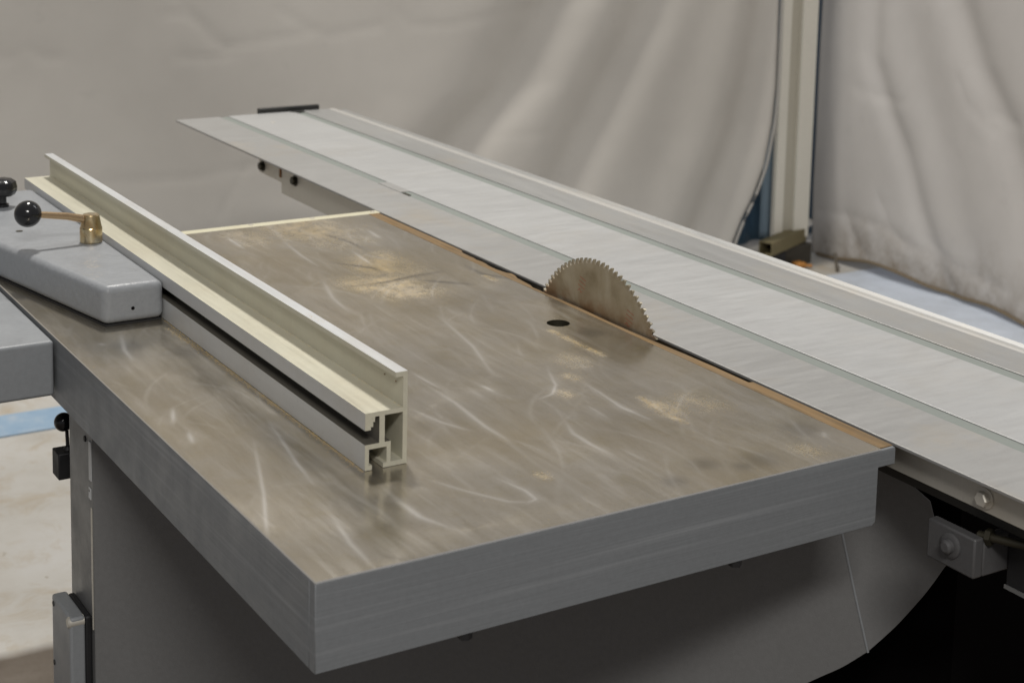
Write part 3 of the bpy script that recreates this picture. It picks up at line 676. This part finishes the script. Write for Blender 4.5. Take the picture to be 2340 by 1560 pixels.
# ------------------------------------------------------------------ sliding table
sd_ = empty('sliding_table', (.88, .7, -.10), 'long aluminium sliding table running along the blade side of the saw', 'sliding table')
YN, YF = -.95, 2.235
bm = B(); prism(bm, [(.6812, -.0030), (.6990, -.0062), (.7836, -.0062), (.7836, .0008), (.6812, .0008)], 'y', YN, YF); obj('edge_strip', bm, MP['deckedge'], sd_, bevel=.0007, seg=2)
bm = B(); prism(bm, [(.7840, -.006), (.8043, -.006), (.8043, -.0006), (.7990, .0002), (.7862, -.0008), (.7840, -.0016)], 'y', YN, YF-.004); obj('inlay_strip', bm, MP['inlay'], sd_, smooth=False)
bm = B(); prism(bm, [(.8048, -.0065), (.9655, -.0065), (.9655, .0008), (.8048, .0008)], 'y', YN, YF+.002); obj('deck', bm, MP['deck'], sd_, bevel=.0007, seg=2)
bm = B(); prism(bm, [(.9660, -.006), (.9862, -.006), (.9862, -.0006), (.981, .0002), (.9682, -.0008), (.9660, -.0016)], 'y', YN, YF-.02); obj('inlay_strip', bm, MP['inlay'], sd_, smooth=False)
bm = B(); prism(bm, [(.9868, -.0065), (1.0560, -.0065), (1.0560, .0008), (.9868, .0008)], 'y', YN, YF+.004); obj('outer_strip', bm, MP['deckout'], sd_, bevel=.0007, seg=2)
bm = B(); prism(bm, [(1.0565, -.006), (1.0700, -.006), (1.0700, -.0005), (1.0670, .0020), (1.0600, .0022), (1.0565, .0004)], 'y', YN, YF); obj('ridge', bm, MP['ridge'], sd_, smooth=False)
bm = B(); prism(bm, [(1.0704, -.05), (1.0990, -.05), (1.0990, -.0040), (1.0945, -.0020), (1.0885, -.0050), (1.0830, -.0028), (1.0765, -.0052), (1.0704, -.0035)], 'y', YN, YF); obj('outer_ledge', bm, MP['deckout'], sd_, smooth=False)
bm = B(); box(bm, .742, 1.070, YN, 1.60, -.070, -.0068); obj('carriage', bm, painted('dark_carriage', (.06, .058, .052), .5), sd_)
# end cap
bm = B(); box(bm, .882, 1.034, YF+.006, YF+.018, -.055, .0115); obj('end_cap', bm, MP['blackplastic'], sd_, bevel=.002)
bm = B(); prism(bm, [(.9664, YF-.0198), (.9858, YF-.0198), (.9900, YF+.0042), (.9900, YF+.0058), (.9500, YF+.0058)], 'z', .0009, .0018); obj('cap_tongue', bm, MP['blackplastic'], sd_)
bm = B(); lathe(bm, (.865, 2.12, .0008), (0, 0, 1), [(.0055, 0), (.0055, .0004)], 20); obj('countersunk_screw', bm, MP['rail'], sd_)
bm = B(); box(bm, .7850, .7905, 1.322, 1.345, -.0009, .0010); obj('notch_dark', bm, MP['darkbolt'], sd_)  # dark raised box, the small notch's darkness put into its colour
bm = B(); box(bm, .7842, .8040, 1.352, 1.44, -.0008, .0011); obj('inlay_patch', bm, MP['deckedge'], sd_)
# steel rail under the edge, stepped at its far end
bm = B(); prism(bm, [(YN, -.0064), (1.803, -.0064), (1.803, -.0375), (1.691, -.0390), (1.691, -.0600), (.30, -.0600), (.24, -.0385), (YN, -.0385)], 'x', .7000, .7080); obj('rail_plate', bm, MP['rail'], sd_, bevel=.0006, seg=1)
bm = B(); box(bm, .7082, .7418, YN, 1.7, -.0380, -.0300); obj('rail_web', bm, MP['black'], sd_)
bolt0 = None
for k, (by, bz) in enumerate(((-.107, -.0235), (1.783, -.0225), (1.624, -.0220), (-.55, -.0235), (.25, -.0235), (.75, -.0235), (1.25, -.0235))):
    if k == 0:
        bm = B(); hexhead(bm, (.6999, by, bz), (-1, 0, 0), .0082, .0070); bolt0 = obj('bolt', bm, MP['steel'], sd_, smooth=False); bolt0.data.materials[0] = MP['rail']
    else:
        c = copyobj(bolt0, 'bolt', (0, by+.107, bz+.0235), sd_)
        if k in (1, 2):
            c.data = c.data.copy(); c.data.materials[0] = MP['darkbolt']; c['label'] = 'oily dark bolt'
bm = B(); box(bm, .6990, .6999, 1.690, 1.700, -.029, -.010); obj('slot', bm, MP['rust'], sd_)
# clamp bracket, adjusting rod and lower beam
bm = B(); box(bm, .6965, .7100, -.100, -.034, -.1140, -.0710); box(bm, .7101, .7600, -.100, -.090, -.1140, -.0710); obj('bracket', bm, MP['brk'], sd_, bevel=.002)
bm = B(); lathe(bm, (.6964, -.068, -.089), (-1, 0, 0), [(.0135, 0), (.0135, .002), (.0120, .003), (.0075, .0032), (.0075, .008), (.005, .010)], 32); obj('bracket_bolt', bm, MP['brk'], sd_)
bm = B(); tube(bm, [(.712, -.090, -.072), (.730, -.150, -.067)], .0045, 12); lathe(bm, (.716, -.098, -.0715), (.3, -1, .08), [(.009, 0), (.009, .006)], 6); obj('adjusting_rod', bm, MP['darkbolt'], sd_)
bm = B(); box(bm, .7450, .80, YN, -.101, -.1310, -.0712); obj('lower_beam', bm, MP['black'], sd_, bevel=.002)
bm = B(); box(bm, .7430, .7450, YN, -.101, -.1330, -.1290); obj('beam_lip', bm, MP['cab'], sd_)

# ------------------------------------------------------------------ rip fence
rf = empty('rip_fence', (.15, .8, 0), 'cream aluminium rip fence on a grey casting, standing on the iron table', 'fence')
F0, F1 = .203, 1.477
bm = B()
for q in ((.1895, .1945, .005, .0977), (.1810, .1895, .0925, .0977), (.1470, .1895, .0552, .0600), (.1470, .1535, .0420, .0552), (.1535, .1560, .0450, .0552), (.1630, .1690, .0270, .0552),
          (.1470, .1760, .0218, .0270), (.1470, .1515, .0000, .0218), (.1515, .1550, .0000, .0050), (.1715, .1760, .0050, .0218), (.1675, .1945, .0000, .0050), (.1560, .1580, .0500, .0552)):
    x0_, x1_, z0_, z1_ = q; pts = [(x0_, z0_), (x1_, z0_), (x1_, z1_), (x0_, z1_)]; prism(bm, pts, 'y', F0, F1)
bmesh.ops.remove_doubles(bm, verts=bm.verts, dist=1e-6)
fe = obj('extrusion', bm, MP['fence'], rf, smooth=False)
for v in fe.data.vertices: v.co.z += .0004
fe.data.materials.append(alu('worn_bare_aluminium', (.54, .55, .55), .40, .25, (30, 1, 30), .2))
fe.data.materials.append(painted('slot_shade_dark', (.10, .092, .075), .5))  # darker material carries the shade inside the slot
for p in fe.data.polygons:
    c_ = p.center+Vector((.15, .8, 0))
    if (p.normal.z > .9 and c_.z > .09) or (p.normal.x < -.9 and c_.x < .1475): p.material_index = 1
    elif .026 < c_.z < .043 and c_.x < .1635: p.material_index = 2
bm = B()
for q, yy in (((.0815+.0, 0), 0),): pass
for (yy, zz) in ((.240, .088), (.244, .083), (.219, .083)): lathe(bm, (.1893, yy, zz), (-1, 0, 0), [(.0009, 0), (.0009, .0003)], 10)
obj('specks', bm, MP['rust'], rf)
bm = B(); prism(bm, [(.1462, .793), (.0660, .793), (.006, 1.078), (-.066, 1.42), (.1462, 1.42)], 'z', .0030, .0535)
blk = obj('carriage_casting', bm, MP['block'], rf, bevel=.0095, seg=7)
bm = B(); prism(bm, [(.1430, .797), (.0690, .797), (.010, 1.078), (-.060, 1.41), (.1430, 1.41)], 'z', .0003, .0029); obj('gap_shade', bm, MP['black'], rf)  # black slab standing for the shade in the gap under the casting
bm = B(); lathe(bm, (.104, .7929, .0215), (0, -1, 0), [(.0024, 0), (.0024, .0003)], 20); obj('pin_hole', bm, MP['dark'], rf)  # flat near-black disc, the hole's inner shade put into its colour
bm = B(); lathe(bm, (.050, 1.14, .0535), (0, 0, 1), [(.0050, 0), (.0050, .0006), (.0030, .0007)], 24); obj('set_screw', bm, MP['darkbolt'], rf)
lever = empty('clamp_lever', (.1235, 1.034, .0535)); lever.parent = rf; lever.location = Vector((.1235, 1.034, .0535))-Vector(rf.location)
bm = B(); lathe(bm, (.1235, 1.034, .0536), (0, 0, 1), [(.0150, 0), (.0157, .0012), (.0157, .0205), (.0150, .0222), (.0118, .0385), (.0108, .0402)], 48); obj('hub', bm, MP['brass'], lever, ang=9)
bm = B(); tube(bm, [(.1180, 1.034, .0865), (.090, 1.034, .0940), (.052, 1.034, .1000)], [.0060, .0052, .0046], 48); obj('lever_arm', bm, MP['copper'], lever)
bm = B(); ball(bm, (.035, 1.034, .1030), .0187); obj('ball_knob', bm, MP['knob'], lever)
kn = empty('locking_knob', (.069, 1.311, .0535)); kn.parent = rf; kn.location = Vector((.069, 1.311, .0535))-Vector(rf.location)
bm = B(); lathe(bm, (.069, 1.311, .0536), (0, 0, 1), [(.010, 0), (.010, .004), (.0065, .006), (.0065, .018)], 24); obj('stem', bm, MP['knob'], kn)
bm = B(); seg = 60
rings = []
for r_, t_ in ((.010, .0170), (.0185, .0185), (.0215, .0240), (.0220, .0310), (.0200, .0390), (.0140, .0435), (.0001, .0445)):
    rings.append([bm.verts.new((.069+r_*(1+.06*math.cos(5*a))*math.cos(a), 1.311+r_*(1+.06*math.cos(5*a))*math.sin(a), .0536+t_)) for a in [2*math.pi*k/seg for k in range(seg)]])
for a_, b_ in zip(rings, rings[1:]):
    for k in range(seg): bm.faces.new((a_[k], a_[(k+1) % seg], b_[(k+1) % seg], b_[k]))
obj('knob_grip', bm, MP['knob'], kn)

# ------------------------------------------------------------------ sawdust
bm = B()
def grain(x, y, z, s):
    a = random.uniform(0, 6.28); q = []
    for k in range(3): q.append(bm.verts.new((x+s*math.cos(a+2.1*k)*random.uniform(.6, 1.3), y+s*math.sin(a+2.1*k)*random.uniform(.6, 1.3), z)))
    t_ = bm.verts.new((x, y, z+s*.8))
    bm.faces.new(q[::-1]); bm.faces.new((q[0], q[1], t_)); bm.faces.new((q[1], q[2], t_)); bm.faces.new((q[2], q[0], t_))
def ontop(x, y): return 0.002 < x < .645 and .003 < y < 1.222 and math.hypot(x-HX, y-HY) > HR+.001 and not (.146 < x < .1955 and y > F0) and not (x < .1465 and y > .79)
for bx, by, br, ba in DUST:
    for _ in range(int(420*ba*(br/.035)**1.3)):
        x = random.gauss(bx, br*.75); y = random.gauss(by, br*.9)
        if ontop(x, y): grain(x, y, .0001, random.uniform(.00018, .00045))
for L in DUSTL:
    for (ax, ay), (bx, by) in zip(L, L[1:]):
        for _ in range(int(math.hypot(bx-ax, by-ay)*2600)):
            t = random.random(); x = ax+(bx-ax)*t+random.gauss(0, .003); y = ay+(by-ay)*t+random.gauss(0, .003)
            if ontop(x, y): grain(x, y, .0001, random.uniform(.00018, .0005))
for _ in range(1500):
    x, y = random.uniform(0, .65), random.uniform(0, 1.22)
    if ontop(x, y): grain(x, y, .0001, random.uniform(.00015, .00040))
for _ in range(700):
    y = random.uniform(F0, .79); x = .1465-abs(random.gauss(0, .0012)); grain(x, y, .0001, random.uniform(.0002, .0005))
for _ in range(500):
    y = random.uniform(F0, F1-.02); x = .1890-abs(random.gauss(0, .0010)); grain(x, y, .0605, random.uniform(.0002, .0004))
for cx, cy, cn, cz in ((.186, .42, 30, .0982), (.187, .40, 10, .0982), (1.062, .35, 12, .0023)):
    for _ in range(cn): grain(random.gauss(cx, .0015), random.gauss(cy, .006), cz, random.uniform(.0002, .0004))
du = obj('sawdust', bm, MP['dust'], smooth=False, fixn=False); du['kind'] = 'stuff'
du['label'] = 'fine yellow sawdust scattered over the iron table and along the fence'; du['category'] = 'sawdust'
